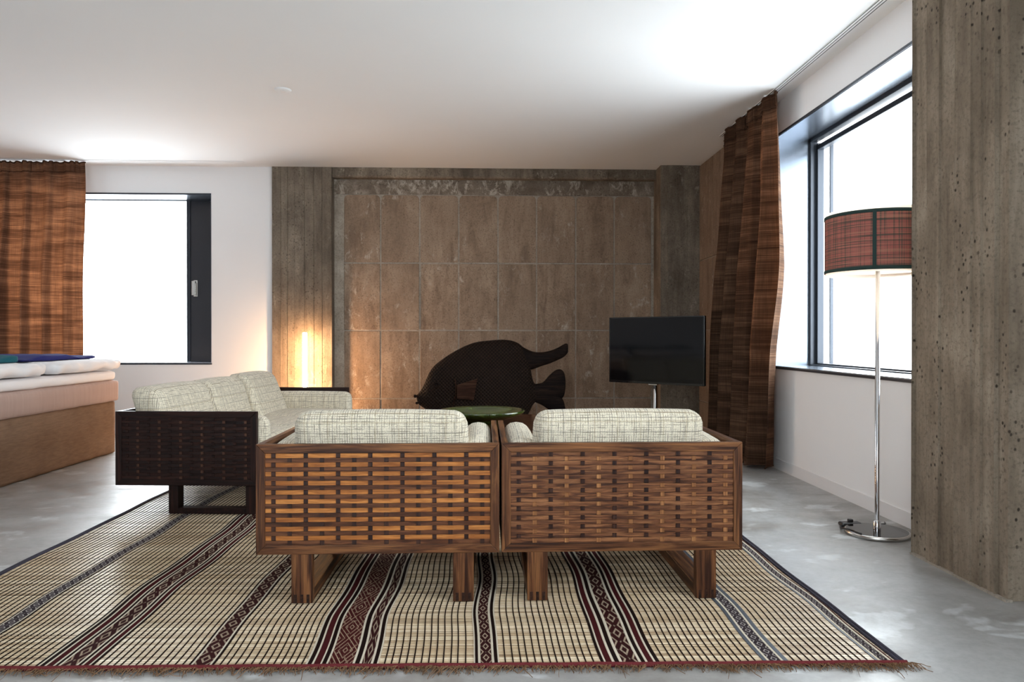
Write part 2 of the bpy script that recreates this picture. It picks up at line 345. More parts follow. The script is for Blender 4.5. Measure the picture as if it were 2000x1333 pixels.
def soft_box(name, sx, sy, sz, r, m, parent=None, loc=(0, 0, 0), rot=(0, 0, 0), n=14, bulge=.012, wr=0.0, shape=None, seed=0):
    """cushion: box with corners rounded by r, faces puffed by bulge, uv in metres by facing"""
    b = bmesh.new(); dims = (sx, sy, sz)
    vs = {}
    def vert(p):
        k = tuple(round(c, 6) for c in p)
        if k not in vs: vs[k] = b.verts.new(p)
        return vs[k]
    for ax in range(3):
        u, w = (ax+1) % 3, (ax+2) % 3
        cu = max(4, min(36, int(dims[u]/.03))); cw = max(4, min(36, int(dims[w]/.03)))
        def co(i, c, d):                                     # denser rows near the rounded edges
            t = i/c; t = t + .35*math.sin(2*PI*t)/(2*PI)*-1 if d > 4*r else t
            return max(0, min(1, t)) - .5
        for sg in (-1, 1):
            for i in range(cu):
                for j in range(cw):
                    q = []
                    for (a, e) in ((i, j), (i+1, j), (i+1, j+1), (i, j+1)):
                        p = [0, 0, 0]; p[ax] = sg*.5*dims[ax]; p[u] = co(a, cu, dims[u])*dims[u]; p[w] = co(e, cw, dims[w])*dims[w]
                        q.append(vert(p))
                    b.faces.new(q if sg > 0 else q[::-1])
    off = Vector((seed*3.1, seed*1.7, seed*.9))
    for v in b.verts:
        p = v.co.copy(); c = Vector([max(-dims[i]/2+r, min(dims[i]/2-r, p[i])) for i in range(3)]); d = p - c
        q = c + d.normalized()*r if d.length > 1e-7 else p
        f = [1-abs(2*q[i]/dims[i])**2 if dims[i] else 0 for i in range(3)]; f = [max(0, x) for x in f]
        nrm = d.normalized() if d.length > 1e-7 else Vector()
        pf = 1
        for i in range(3):
            if abs(nrm[i]) > .5: pf = f[(i+1) % 3]*f[(i+2) % 3]
        q += nrm*bulge*pf
        if wr: q += nrm*wr*mnoise.noise(q*9 + off) + nrm*wr*.5*mnoise.noise(q*23 + off)
        if shape: q = Vector(shape(q))
        v.co = q
    b.normal_update()
    ul = b.loops.layers.uv.new('UVMap')
    for f in b.faces:
        f.smooth = True; nx, ny, nz = (abs(c) for c in f.normal)
        for l in f.loops:
            x, y, z = l.vert.co + off*.01
            l[ul].uv = (x, z) if ny >= nx and ny >= nz else ((y, z) if nx >= nz else (x, y))
    me = bpy.data.meshes.new(name); b.to_mesh(me); b.free(); me.materials.append(m)
    o = link(name, me, parent, 0, loc); o.rotation_euler = rot; return o

# ================================================================== THE ROOM
CH = 2.51; XR = 2.005; YB = 7.06; XL = -5.3; YF = -1.7
struct(boxo('floor', FLOOR, XL, 2.3, YF, 7.3, -.15, 0), 'polished grey concrete floor with pale blotches')
struct(boxo('ceiling', CEIL, XL, 2.55, YF, 7.56, CH, CH+.2), 'smooth white plaster ceiling')
struct(boxo('wall_left', PLASTER, XL-.2, XL, YF, 7.56, 0, CH))
w = MB().box(XL-.2, -2.0, YF-.25, YF, 0, CH).box(-.6, 2.55, YF-.25, YF, 0, CH).box(-2.0, -.6, YF-.25, YF, 0, .703).box(-2.0, -.6, YF-.25, YF, 2.28, CH)
struct(w.build('wall_front', PLASTER))
o = struct(MB().box(-2.0, -.6, YF-.2, YF-.15, .703, .74).box(-2.0, -.6, YF-.2, YF-.15, 2.24, 2.28).box(-2.0, -1.96, YF-.2, YF-.15, .703, 2.28).box(-.64, -.6, YF-.2, YF-.15, .703, 2.28).build('added_window_4', FRAME))  # assumed window out of view, added to even out the daylight
boxo('glass_pane', GLASS, -1.96, -.64, YF-.178, YF-.172, .74, 2.24, parent=o)

# right wall: white plaster with two window bays, the nearer one assumed
WZ0, WZ1 = .703, 2.28
w = MB()
for y0, y1 in ((YF, -.7), (1.40, 3.15), (5.07, 5.62)): w.box(XR, 2.55, y0, y1, 0, CH)
for y0, y1 in ((-.7, 1.40), (3.15, 5.07)): w.box(XR, 2.55, y0, y1, 0, WZ0); w.box(XR, 2.55, y0, y1, WZ1, CH)
struct(w.build('wall_right', PLASTER), 'white plastered window wall')
struct(boxo('baseboard_right', BASEB, XR-.006, XR, 3.01, 5.62, 0, .072), 'flush off-white baseboard below the window')

def window_side(name, y0, y1, label):
    """window in the right wall: metal-lined reveal, aluminium frame, two panes"""
    o = struct(MB().box(XR-.004, 2.25, y0+.0005, y1-.0005, WZ0+.0005, WZ0+.004).build(name, LINING), label)      # its sill sheet
    boxo('sill_edge', FRAME, XR-.007, XR+.01, y0-.004, y1+.004, WZ0-.016, WZ0-.002, parent=o)
    boxo('head_lining', LINING, XR-.004, 2.25, y0+.0005, y1-.0005, WZ1-.004, WZ1-.0005, parent=o)
    boxo('head_edge', FRAME, XR-.006, XR+.004, y0-.004, y1+.004, WZ1-.004, WZ1+.012, parent=o)
    for yy, s in ((y0, -1), (y1, 1)): boxo('jamb_lining', LINING, XR-.004, 2.25, min(yy-s*.0005, yy-s*.004), max(yy-s*.0005, yy-s*.004), WZ0+.004, WZ1-.004, parent=o)
    f = MB()
    f.box(2.25, 2.30, y0, y0+.03, WZ0, WZ1).box(2.25, 2.30, y1-.03, y1, WZ0, WZ1).box(2.25, 2.30, y0, y1, WZ1-.03, WZ1).box(2.25, 2.30, y0, y1, WZ0, WZ0+.012)
    fr = f.build('window_frame', FRAME, o, bevel=.003)
    g = MB(); a = .042                                                                          # the sash, a step further out
    g.box(2.285, 2.33, y0+a, y0+a+.02, WZ0+.02, WZ1-a).box(2.285, 2.33, y1-a-.02, y1-a, WZ0+.02, WZ1-a).box(2.285, 2.33, y0+a, y1-a, WZ1-a-.045, WZ1-a-.012).box(2.285, 2.33, y0+a, y1-a, WZ0+.012, WZ0+.022)
    g.build('sash', FRAME, o, bevel=.003)
    boxo('glass_pane', GLASS, 2.31, 2.316, y0+.03, y1-.03, WZ0+.012, WZ1-.03, parent=o)
    h = MB().box(2.40, 2.42, y1-.012, y1-.002, WZ0, WZ1).box(2.40, 2.42, y0+.002, y0+.012, WZ0, WZ1).box(2.40, 2.42, y0, y1, WZ1-.012, WZ1-.002)
    h.build('outer_gasket', FRAME, o)
    return o
window_side('window_2', 3.15, 5.07, 'wide window in the white wall with a metal-lined reveal')
window_side('added_window_3', -.7, 1.40, 'unseen window added in the next bay of the white wall')  # assumed bay out of view, added to bring daylight onto the chair backs

# back wall, plastered half with its window
BX0, BX1, BZ0, BZ1 = -4.64, -2.57, .663, 2.245
w = MB().box(XL, BX0, YB, 7.56, 0, CH).box(BX1, -2.0, YB, 7.56, 0, CH).box(BX0, BX1, YB, 7.56, 0, BZ0).box(BX0, BX1, YB, 7.56, BZ1, CH)
struct(w.build('wall_back', PLASTER), 'white plastered part of the back wall')
o = struct(boxo('window_1', LINING, BX0+.0005, BX1-.0005, YB-.003, 7.33, BZ0+.0005, BZ0+.004), 'window beside the bed with a dark vent panel')
boxo('sill_edge', FRAME, BX0-.004, BX1+.004, YB-.006, YB+.008, BZ0-.016, BZ0-.002, parent=o)
boxo('head_lining', LINING, BX0+.0005, BX1-.0005, YB-.003, 7.33, BZ1-.004, BZ1-.0005, parent=o)
boxo('head_edge', FRAME, BX0, BX1, YB-.005, YB+.004, BZ1-.003, BZ1+.012, parent=o)
for xx, s in ((BX0, -1), (BX1, 1)): boxo('jamb_lining', LINING, min(xx-s*.0005, xx-s*.004), max(xx-s*.0005, xx-s*.004), YB-.003, 7.33, BZ0+.004, BZ1-.004, parent=o)
f = MB().box(BX0, BX1, 7.33, 7.37, BZ1-.012, BZ1).box(BX0, BX0+.03, 7.33, 7.37, BZ0, BZ1).box(BX0, BX1, 7.33, 7.37, BZ0, BZ0+.006).box(-2.905, -2.87, 7.325, 7.37, BZ0, BZ1)
f.build('window_frame', FRAME, o, bevel=.002)
vp = boxo('vent_panel', DARKP, -2.87, BX1, 7.335, 7.36, BZ0, BZ1, parent=o, bevel=.003)
hb = MB().box(-2.84, -2.80, 7.325, 7.335, 1.30, 1.46).box(-2.832, -2.808, 7.285, 7.325, 1.43, 1.45).box(-2.838, -2.806, 7.272, 7.287, 1.31, 1.45)
hb.build('handle', NICKEL, vp, bevel=.003)
boxo('glass_pane', GLASS, BX0+.03, -2.90, 7.35, 7.356, BZ0+.006, BZ1-.012, parent=o)

# back wall, concrete half: columns, beam, slabs in mortar
def board_profile(w, lo=.06, hi=.13, amp=.004):
    """edge line of board-marked concrete: planks that sit a little proud or back, a fin of grout at each joint"""
    pts = []; t = 0
    while t < w - 1e-4:
        n = min(w, t + random.uniform(lo, hi));
        if w - n < lo*.6: n = w
        d = random.uniform(-amp, amp); pts += [(t, d), (n-.004, d + random.uniform(-.001, .001)), (n-.002, -amp*1.2)]; t = n
    return pts
pts = [(-2.0 + t, 7.04 + d) for t, d in board_profile(.56)] + [(-1.44, 7.3), (-2.0, 7.3)]
struct(MB().prism(pts, 'Z', 0, CH).build('concrete_column', COLUMN), 'board-marked concrete column beside the white wall')
pts = [(1.64 + t, 6.85 + d) for t, d in board_profile(.37)] + [(2.01, 7.3), (1.64, 7.3)]
struct(MB().prism(pts, 'Z', 0, CH).build('concrete_column', COLUMN), 'dark concrete column in the corner behind the television')
struct(MB().prism([(7.04, CH), (7.04, 2.43), (7.055, 2.415), (7.3, 2.415), (7.3, CH)], 'X', -1.44, 1.64).build('concrete_beam', COLUMN, bevel=.004), 'concrete beam along the ceiling above the slabs')
wt = struct(boxo('wall_back_slabs', MORTAR, -1.44, 1.64, 7.1445, 7.3, 0, 2.415), 'wall of brown concrete slabs laid in a grid')
boxo('header_course', HEADER, -1.44, 1.64, 7.134, 7.16, 2.275, 2.415, parent=wt)
TX = [-1.352, -.998, -.625, -.251, .128, .500, .879, 1.254, 1.62]; TZ = [0, .314, .970, 1.617, 2.275]
def tile_mesh(w, h, top_round):
    r = .04 if top_round else .008; g = .0065
    p = [(g, g), (w-g, g)]
    for cx, a0 in ((w-g-r, 0), (g+r, PI/2)):
        p += [(cx + r*math.cos(a0 + PI/2*k/4), h-g-r + r*math.sin(a0 + PI/2*k/4)) for k in range(5)]
    return MB().prism(p, 'Y', 0, .03)
for j in range(4):
    for i in range(8):
        mb = tile_mesh(TX[i+1]-TX[i], TZ[j+1]-TZ[j], j == 3)
        t = mb.build('slab', TILE, wt, bevel=.004, loc=(TX[i], 7.139 + random.uniform(-.004, .004), TZ[j])); t.rotation_euler = (random.uniform(-.004, .004), 0, random.uniform(-.006, .006))
wr_ = struct(boxo('wall_right_slabs', MORTAR, XR+.012, 2.55, 5.62, 7.3, 0, CH), 'concrete slab return wall in the corner behind the curtain')
for j, (z0, z1) in enumerate(((0, .314), (.314, .970), (.970, 1.617), (1.617, CH))):
    for i in range(3):
        mb = MB().box(.0, .03, .005, .405, .005, z1-z0-.005)
        mb.build('slab', TILE_R, wr_, bevel=.004, loc=(XR + random.uniform(-.002, .003), 5.63 + i*.41, z0))
# near pillar on the right
pr = board_profile(.555, .05, .10, .007)
pts = [(1.776 + d, 2.453 + t) for t, d in pr] + [(2.2, 3.008), (2.2, 2.453)]
pl = struct(MB().prism(pts, 'Z', 0, CH).build('concrete_pillar', PILLAR, bevel=.002), 'board-marked concrete pillar against the window wall')
boxo('base_joint', MORTAR, 1.766, 1.79, 2.443, 3.012, 0, .008, parent=pl)

# ceiling tracks for the curtains
def track(label, x0, x1, y0, y1, along):
    t = tag(boxo('curtain_track', CEIL, x0, x1, y0, y1, CH-.004, CH-.0005), label, 'curtain track')
    for k in range(3):
        if along == 'Y': a = x0 + (x1-x0)*(.1 + .4*k); boxo('groove', FRAME, a-.0022, a+.0022, y0, y1, CH-.0052, CH-.0035, parent=t)
        else: a = y0 + (y1-y0)*(.1 + .4*k); boxo('groove', BASEB, x0, x1, a-.0022, a+.0022, CH-.0048, CH-.0035, parent=t)
track('slim three-groove track on the ceiling along the window wall', 1.869, 1.913, 3.02, 5.85, 'Y')
track('pale track on the ceiling above the bed window', -5.25, -2.2, 6.83, 6.875, 'X')
d = thing('ceiling_detector', 'tiny white round detector set flush in the ceiling', 'detector', (-1.31, 4.86, CH))
MB().lathe([(0, -.010), (.045, -.010), (.052, -.005), (.055, 0)], 32).build('cover', CEIL, d, smooth=True)
MB().lathe([(0, -.013), (.018, -.013), (.022, -.0095)], 20).build('sensor', WHITEP, d, smooth=True)

# ================================================================== CURTAINS
def curtain(label, fn, length, nu, nv, hooks, CURT):
    t = thing('curtain', label, 'curtain')
    grid_surface('cloth', fn, nu, nv, CURT, t, uvs=(length, 2.5))
    mb = MB().tube([tuple(Vector(fn(i/160, .998)) + Vector((0, 0, .004))) for i in range(161)], .008, 6); mb.build('heading_cord', TAPE, t, smooth=True)
    mb = MB().tube([tuple(Vector(fn(i/160, .965)) + Vector(hooks)) for i in range(161)], .0035, 5); mb.build('gather_stitch', TAPE, t, smooth=True)
    mb = MB().tube([fn(i/120, 0) for i in range(121)], .005, 5); mb.build('hem', TAPE, t, smooth=True)
def fold_r(u, v):
    s = 1 - v                                            # 0 top, 1 floor
    y_far = 5.76 + .22*s; y_near = 4.72 - .05*math.sin(PI*min(1, s*1.5)) + .12*s**2 + .015*math.sin(9*s + .6)
    y = y_far + (y_near-y_far)*(u + .018*math.sin(2*PI*5*u + 1.0)*(1-.4*s) + .006*math.sin(14*s + 20*u))
    amp = .018 + .052*min(1, s*2.2)
    x = 1.868 - .02*s + amp*math.sin(2*PI*4.3*u + .9*s + .3) + .32*amp*math.sin(2*PI*9.7*u + 1.7*s) + .012*mnoise.noise(Vector((u*9, s*4, 1.3)))
    if s < .04: x += .010*math.sin(2*PI*23*u); y += .006*math.sin(2*PI*17*u)
    lift = .03*(.5+.5*math.sin(2*PI*2.2*u + 1.2))*(1 if s > .99 else 0)
    return (min(x, 1.985), y, max(.004, 2.492 - 2.483*s + lift + (.006*math.sin(2*PI*23*u) if s < .02 else 0)))
curtain('dark brown slub curtain hanging beside the television and the wide window', fold_r, 1.5, 170, 90, (-.006, 0, 0), CURT_R)
def fold_l(u, v):
    s = 1 - v; x0 = -3.615 - .075*s**1.3 + .008*math.sin(11*s)
    x = x0 - 1.42*(u + .012*math.sin(2*PI*7*u + .4))
    amp = .014 + .03*min(1, s*2)
    y = 6.85 + amp*math.sin(2*PI*7.3*u + .7*s) + .4*amp*math.sin(2*PI*15.1*u + 2*s) + .01*mnoise.noise(Vector((u*9, s*5, 4.2)))
    if s < .04: y += .010*math.sin(2*PI*30*u)
    return (x, y, max(.01, 2.490 - 2.473*s + (.006*math.sin(2*PI*24*u) if s < .02 else 0)))
curtain('orange-brown backlit slub curtain drawn across the bed window', fold_l, 1.9, 170, 70, (0, -.006, 0), CURT_L)

# ================================================================== SEATING
def ribbon(length, width, marks, hw, hi, lo, phase):
    """woven strip along x, 0..length; passes out (hi) or in (lo) at each crossing in marks"""
    st = [(0, hi if phase == 0 else lo)]
    for k, c in enumerate(marks):
        h = hi if (k + phase) % 2 == 0 else lo
        for q in (c-hw, c+hw):
            if st[-1][0] + 1e-4 < q < length - 1e-4: st.append((q, h))
    st.append((length, st[-1][1]))
    b = MB(); t = .0018
    for x, h in st: b.v += [(x, -h, -width/2), (x, -h, width/2), (x, -h+t, width/2), (x, -h+t, -width/2)]
    for i in range(len(st)-1):
        a = i*4; b.f += [(a+q, a+(q+1) % 4, a+4+(q+1) % 4, a+4+q) for q in range(4)]
    b.f += [(0, 1, 2, 3), tuple(len(b.v)-4+q for q in (3, 2, 1, 0))]
    return b
def panel(name, parent, L, Hh, loc, rz, look, thick=.022, rw=.031):
    """mitred rail frame round a basket weave; local x along, -y out, z up. look = (rail x, rail z, row A, row B, upright A, upright B)"""
    rx, rz_m, ra, rb, ca, cb = look
    P = boxo(name, rx, rw*.6, L-rw*.6, .010, thick-.001, rw*.6, Hh-rw*.6, parent=parent); P.location = loc; P.rotation_euler = (0, 0, rz)
    for nm, m, q in (('top_rail', rx, [(0, Hh), (L, Hh), (L-rw, Hh-rw), (rw, Hh-rw)]), ('bottom_rail', rx, [(0, 0), (L, 0), (L-rw, rw), (rw, rw)]),
                     ('stile', rz_m, [(0, 0), (0, Hh), (rw, Hh-rw), (rw, rw)]), ('stile', rz_m, [(L, 0), (L, Hh), (L-rw, Hh-rw), (L-rw, rw)])):
        MB().prism(q, 'Y', 0, thick).build(nm, m, P, bevel=.0018)
    iw, ih = L-2*rw, Hh-2*rw; nr = 20; ph = ih/nr; nc = round(iw/.0535); pw = iw/nc
    cx = [pw*(k+.5) for k in range(nc)]; rzs = [ph*(k+.5) for k in range(nr)]
    hi, lo = .0055, .0030                                                         # out / in, measured from the backing
    y = .0085
    rm = [ribbon(iw, ph*.965, cx, .0085, hi, lo, p).mesh('row_strip', (ra, rb)[p]) for p in (0, 1)]
    um = []
    for p in (0, 1):
        b = ribbon(ih, .0142, rzs, ph*.42, hi-.0005, lo-.0015, p); b.v = [(z_, y_, x_) for x_, y_, z_ in b.v]
        um.append(b.mesh('upright_strip', (ca, cb)[p]))
    for k, z in enumerate(rzs): link('row_strip', rm[k % 2], P, 0, (rw, y, rw+z))
    for k, x in enumerate(cx): link('upright_strip', um[(k+1) % 2], P, 0, (rw+x, y, rw))
    return P
def sled(parent, x, y0, y1, w, t, zr, top, mz, my, fingers):
    """U-shaped sled: two posts and a runner on the floor"""
    s = MB().box(x-w/2, x+w/2, y0, y0+t, 0, top).build('leg', mz, parent, bevel=.002)
    MB().box(x-w/2, x+w/2, y1-t, y1, 0, top).build('leg', mz, parent, bevel=.002)
    MB().box(x-w/2+.001, x+w/2-.001, y0+t, y1-t, 0, zr).build('runner', my, parent, bevel=.002)
    if fingers:
        for k in (-1, 0, 1): boxo('joint_finger', ROSE_END, x+k*.021-.005, x+k*.021+.005, y0-.0006, y0+.004, .0015, .030, parent=s)
Z0 = .0075                                                # everything on the rug stands on its top
def armchair(label, loc, Wd, D, look, lx):
    c = thing('armchair', label, 'armchair', (loc[0], loc[1], Z0)); zb, Hh = .165, .37
    panel('back_panel', c, Wd, Hh, (0, 0, zb), 0, look)
    panel('arm_panel', c, D-.023, Hh, (0, D, zb), -PI/2, look); panel('arm_panel', c, D-.023, Hh, (Wd, .023, zb), PI/2, look)
    MB().box(.023, Wd-.023, .023, D-.04, zb+.012, zb+.05).build('seat_base', ROSE_X, c)
    MB().box(.023, Wd-.023, D-.04, D-.018, zb+.005, zb+.085).build('front_rail', ROSE_X, c, bevel=.002)
    for x in lx: sled(c, x, .002, D-.06, .07, .032, .042, zb+.011, ROSE_Z, ROSE_Y, True)
    soft_box('seat_cushion', Wd-.22, D-.14, .16, .045, TWEED, c, (Wd/2, .02+D/2+.06, zb+.13), seed=lx[0]*9)
    lean = lambda q: (q.x, q.y - .22*(q.z+.02) + .0*q.x, q.z)
    soft_box('back_cushion', .592, .13, .36, .05, TWEED, c, (Wd/2, .135, zb+.293), shape=lean, seed=lx[0]*5+1, bulge=.006)
    for sx in (1, -1):
        xx = .023 + .062 if sx == 1 else Wd-.023-.062
        sh = lambda q, sx=sx: (q.x + sx*(-.06)*max(0, q.z)*1.0, q.y, q.z + (.01*math.cos(q.y*4)))
        soft_box('arm_cushion', .112, D-.06, .27, .05, TWEED, c, (xx, D/2+.028, zb+.228), shape=sh, seed=sx+3, bulge=.004)
    return c
LOOK_A = (ROSE_X, ROSE_Z, ST_DK, TEAK, ST_COL, ST_COL); LOOK_B = (ROSE_X, ROSE_Z, ST_MID, ST_MID, ST_TAN, ST_COL); LOOK_S = (DROSE_X, DROSE_Z, ST_SOFA, ST_SOFA, ST_SOFA_COL, ST_SOFA)
armchair('rosewood armchair whose woven back alternates orange and dark strips', (-.766, 2.5), .815, .70, LOOK_A, (.152, .693))
armchair('rosewood armchair with an evenly brown basket-woven back', (.0565, 2.5), .825, .70, LOOK_B, (.122, .70))

def sofa():
    s = thing('sofa', 'three-seat sofa in cream tweed with dark woven box ends', 'sofa', (0, 0, Z0)); Wd, D, zb, Hh = 1.82, .715, .155, .37
    s.location = (-1.845 + Wd*math.sin(math.radians(4)), 3.762 + Wd*math.cos(math.radians(4)), Z0); s.rotation_euler = (0, 0, math.radians(-94))
    panel('back_panel', s, Wd-.046, Hh, (.023, 0, zb), 0, LOOK_S)
    panel('arm_panel', s, D, Hh, (0, D, zb), -PI/2, LOOK_S); panel('arm_panel', s, D, Hh, (Wd, 0, zb), PI/2, LOOK_S)
    MB().box(.023, Wd-.023, .023, D-.04, zb+.012, zb+.05).build('seat_base', DROSE_X, s)
    MB().box(.023, Wd-.023, D-.04, D-.018, zb+.005, zb+.085).build('front_rail', DROSE_X, s, bevel=.002)
    for x in (.09, Wd-.09): sled(s, x, .24, D-.03, .06, .05, .030, zb+.011, DROSE_Z, DROSE_X, False)
    cw = (Wd-.046-.20)/3
    for k in range(3):
        x = .123 + cw*(k+.5)
        soft_box('seat_cushion', cw-.004, D-.10, .17, .04, TWEED, s, (x, .02+D/2+.03, zb+.14), seed=k+10)
        ex = (.03, .0, .0)[k]
        lean = lambda q, ex=ex: (q.x, q.y - (.30+ex*3)*(q.z+.02), q.z)
        soft_box('back_cushion', cw + (.08 if k == 2 else -.004), .16, .36, .055, TWEED, s, (x + (.04 if k == 2 else 0), .165 + ex*1.2, zb+.305+ex*.4), shape=lean, seed=k+20, bulge=.006)
    for sx in (1, -1):
        xx = .023 + .055 if sx == 1 else Wd-.023-.055
        soft_box('arm_cushion', .10, D-.02, .26, .046, TWEED, s, (xx, D/2+.045, zb+.213), seed=sx+6, bulge=.005)
sofa()

# ================================================================== COFFEE TABLE AND DISH
TABLE = m_wood('polished_table_rosewood', (.03, .011, .006), (.09, .035, .016), (.15, .062, .028), 'X', rough=.08, spec=.6)
t = thing('coffee_table', 'low polished rosewood coffee table between the seats', 'coffee table', (-.02, 4.25, Z0))
MB().box(-.5, .5, -.45, .40, .37, .41).build('table_top', TABLE, t, bevel=.003)
for sx in (-1, 1):
    MB().box(sx*.42-.035, sx*.42+.035, -.42, -.37, 0, .37).build('leg', ROSE_Z, t, bevel=.002); MB().box(sx*.42-.035, sx*.42+.035, .32, .37, 0, .37).build('leg', ROSE_Z, t, bevel=.002)
    MB().box(sx*.42-.034, sx*.42+.034, -.37, .32, 0, .035).build('runner', ROSE_Y, t, bevel=.002)
dish = thing('ceramic_dish', 'large green glazed ceramic dish on the coffee table', 'dish', (-.018, 4.21, Z0+.4105))
MB().lathe([(0, .004), (.085, .004), (.09, 0), (.10, 0), (.105, .012), (.17, .028), (.225, .048), (.243, .062), (.244, .069), (.238, .072), (.222, .061), (.16, .036), (.09, .020), (0, .016)], 64).build('bowl', GLAZE, dish, smooth=True)

# ================================================================== TELEVISION
a = math.atan2(5.56-6.16, 1.67-1.045)
tv = thing('television', 'flat black television on a chrome pole stand', 'television', (1.358, 5.86, 0), a)
b = MB().box(-.433, .433, -.006, .02, .530, 1.068).build('back_shell', BLACK, tv, bevel=.004)
MB().box(-.25, .25, .02, .05, .60, .95).build('electronics_housing', BLACK, tv, bevel=.008)
boxo('screen', SCREEN, -.422, .422, -.0075, -.004, .546, 1.058, parent=tv)
f = MB().box(-.433, -.421, -.010, 0, .530, 1.068).box(.421, .433, -.010, 0, .530, 1.068).box(-.421, .421, -.010, 0, 1.057, 1.068).box(-.421, .421, -.010, 0, .530, .547); f.build('bezel', GBLACK, tv, bevel=.002)
MB().lathe([(0, .0), (.17, 0), (.17, .008), (.165, .011), (0, .012)], 40, 0, .06).build('foot_plate', CHROME, tv, smooth=False)
MB().lathe([(.02, .01), (.02, .66), (0, .66)], 24, -.02, .035).build('pole', CHROME, tv, smooth=True)
MB().box(-.06, .02, -.004, .02, .520, .530).build('lower_bracket', CHROME, tv, bevel=.002)
MB().box(-.08, .04, .015, .055, .58, .66).build('mount_bracket', BLACK, tv)

# ================================================================== FISH SCULPTURE
FY = 6.3
def fx(px): return (px-947)/228.0
def fz(py): return .9 - (py-660)/229.0
ft = thing('fish_sculpture', 'big dark carved wooden fish standing before the slab wall', 'sculpture', (0, FY, 0))
def loft(stations, ybulge, n=24):
    """stations: (x, z top, z bottom, half thickness); lens section"""
    b = MB()
    for x, z1, z0, h in stations:
        for q in range(n):
            a = 2*PI*q/n; ca, sa = math.cos(a), math.sin(a)
            b.v.append((x, h*math.copysign(abs(ca)**.9, ca), (z1+z0)/2 + (z1-z0)/2*sa))
    for i in range(len(stations)-1):
        for q in range(n): b.f.append((i*n+q, i*n+(q+1) % n, (i+1)*n+(q+1) % n, (i+1)*n+q))
    b.f += [tuple(range(n)), tuple(range((len(stations)-1)*n, len(stations)*n))[::-1]]
    return b
def dense(st, k=4):
    out = []
    for i in range(len(st)-1):                                   # Catmull-Rom between the stations
        p0, p1, p2, p3 = st[max(i-1, 0)], st[i], st[i+1], st[min(i+2, len(st)-1)]
        for q in range(k):
            t_ = q/k; out.append(tuple(.5*(2*b_ + (c_-a_)*t_ + (2*a_-5*b_+4*c_-d_)*t_**2 + (3*b_-a_-3*c_+d_)*t_**3) for a_, b_, c_, d_ in zip(p0, p1, p2, p3)))
    return out + [st[-1]]
body = [(815, 771, 776, .012), (818, 769, 788, .022), (828, 754, 796, .045), (843, 722, 806, .08), (866, 701, 818, .105), (895, 683, 830, .125), (925, 670, 838, .135), (955, 665.5, 843, .135), (985, 664, 842, .12), (1006, 668, 836, .10), (1020, 678, 824, .08), (1032, 700, 808, .06), (1040, 742, 792, .035), (1047, 752, 785, .025)]
MB_ = loft([(fx(p), fz(a_), fz(b_), h) for p, a_, b_, h in dense(body)], 1); MB_.build('body', FISH, ft, smooth=True)
dors = [(985, 668, 720, .05), (1008, 670, 722, .05), (1024, 680, 724, .045), (1040, 687, 722, .04), (1056, 688.5, 716, .035), (1072, 686, 711, .03), (1086, 681, 705, .027), (1097, 675, 700, .024), (1104, 671.5, 695, .021), (1108, 672.5, 690, .016), (1109, 676, 686, .008)]
loft([(fx(p), fz(a_), fz(b_), h) for p, a_, b_, h in dense(dors)], 1).build('dorsal_fin', FISHFIN, ft, smooth=True)
tu = [(1036, 751, 784, .03), (1048, 750, 782, .026), (1060, 747, 786, .022), (1072, 734, 790, .02), (1084, 724, 786, .018), (1094, 722, 781, .016), (1101, 728, 774, .013), (1104, 742, 758, .008)]
loft([(fx(p), fz(a_), fz(b_), h) for p, a_, b_, h in dense(tu)], 1).build('tail_fin', FISHFIN, ft, smooth=True)
tl = [(1044, 764, 786, .024), (1058, 762, 792, .022), (1072, 762, 802, .02), (1084, 766, 812, .018), (1094, 774, 820, .016), (1101, 786, 820, .012), (1104, 800, 812, .008)]
loft([(fx(p), fz(a_), fz(b_), h) for p, a_, b_, h in dense(tl)], 1).build('tail_fin', FISHFIN, ft, smooth=True)
pf = [(fx(894), fz(750)), (fx(894), fz(776)), (fx(926), fz(779)), (fx(933), fz(738))]
MB().prism(pf, 'Y', -.155, -.10).build('pectoral_fin', FISHPF, ft, bevel=.004)
g = MB().tube([(fx(890), -.128, fz(738)), (fx(892), -.133, fz(752)), (fx(892), -.133, fz(770)), (fx(887), -.125, fz(788))], .005, 6); g.build('gill_ridge', FISHPF, ft, smooth=True)
MB().lathe([(0, .0), (.026, 0), (.026, .010), (.016, .010), (.014, .006), (0, .018)], 20).build('eye', FISHFIN, ft, smooth=True, loc=(fx(855), -.088, fz(751))).rotation_euler = (PI/2, 0, -.25)
g = MB().tube([(fx(812.5), -.022, fz(774)), (fx(812), 0, fz(773)), (fx(812.5), .022, fz(774))], .012, 8); g.build('lip', FISHFIN, ft, smooth=True)
g = MB().tube([(fx(816), -.02, fz(787)), (fx(815), 0, fz(787)), (fx(816), .02, fz(787))], .011, 8); g.build('lip', FISHFIN, ft, smooth=True)
MB().box(-.18, .22, -.12, .12, 0, .03).box(-.03, .07, -.05, .05, .03, .13).build('plinth', BLACK, ft, bevel=.004)

# ================================================================== TUBE LAMP
tl_ = thing('tube_lamp', 'slim glowing upright tube lamp beside the concrete column', 'lamp', (-1.662, 6.90, 0))
MB().lathe([(0, 0), (.07, 0), (.07, .012), (.03, .02), (.025, .05), (0, .05)], 28).build('base', BLACK, tl_, smooth=True)
MB().lathe([(0, .05), (.021, .05), (.021, .935), (.016, .947), (0, .95)], 24).build('glowing_tube', TUBE, tl_, smooth=True)

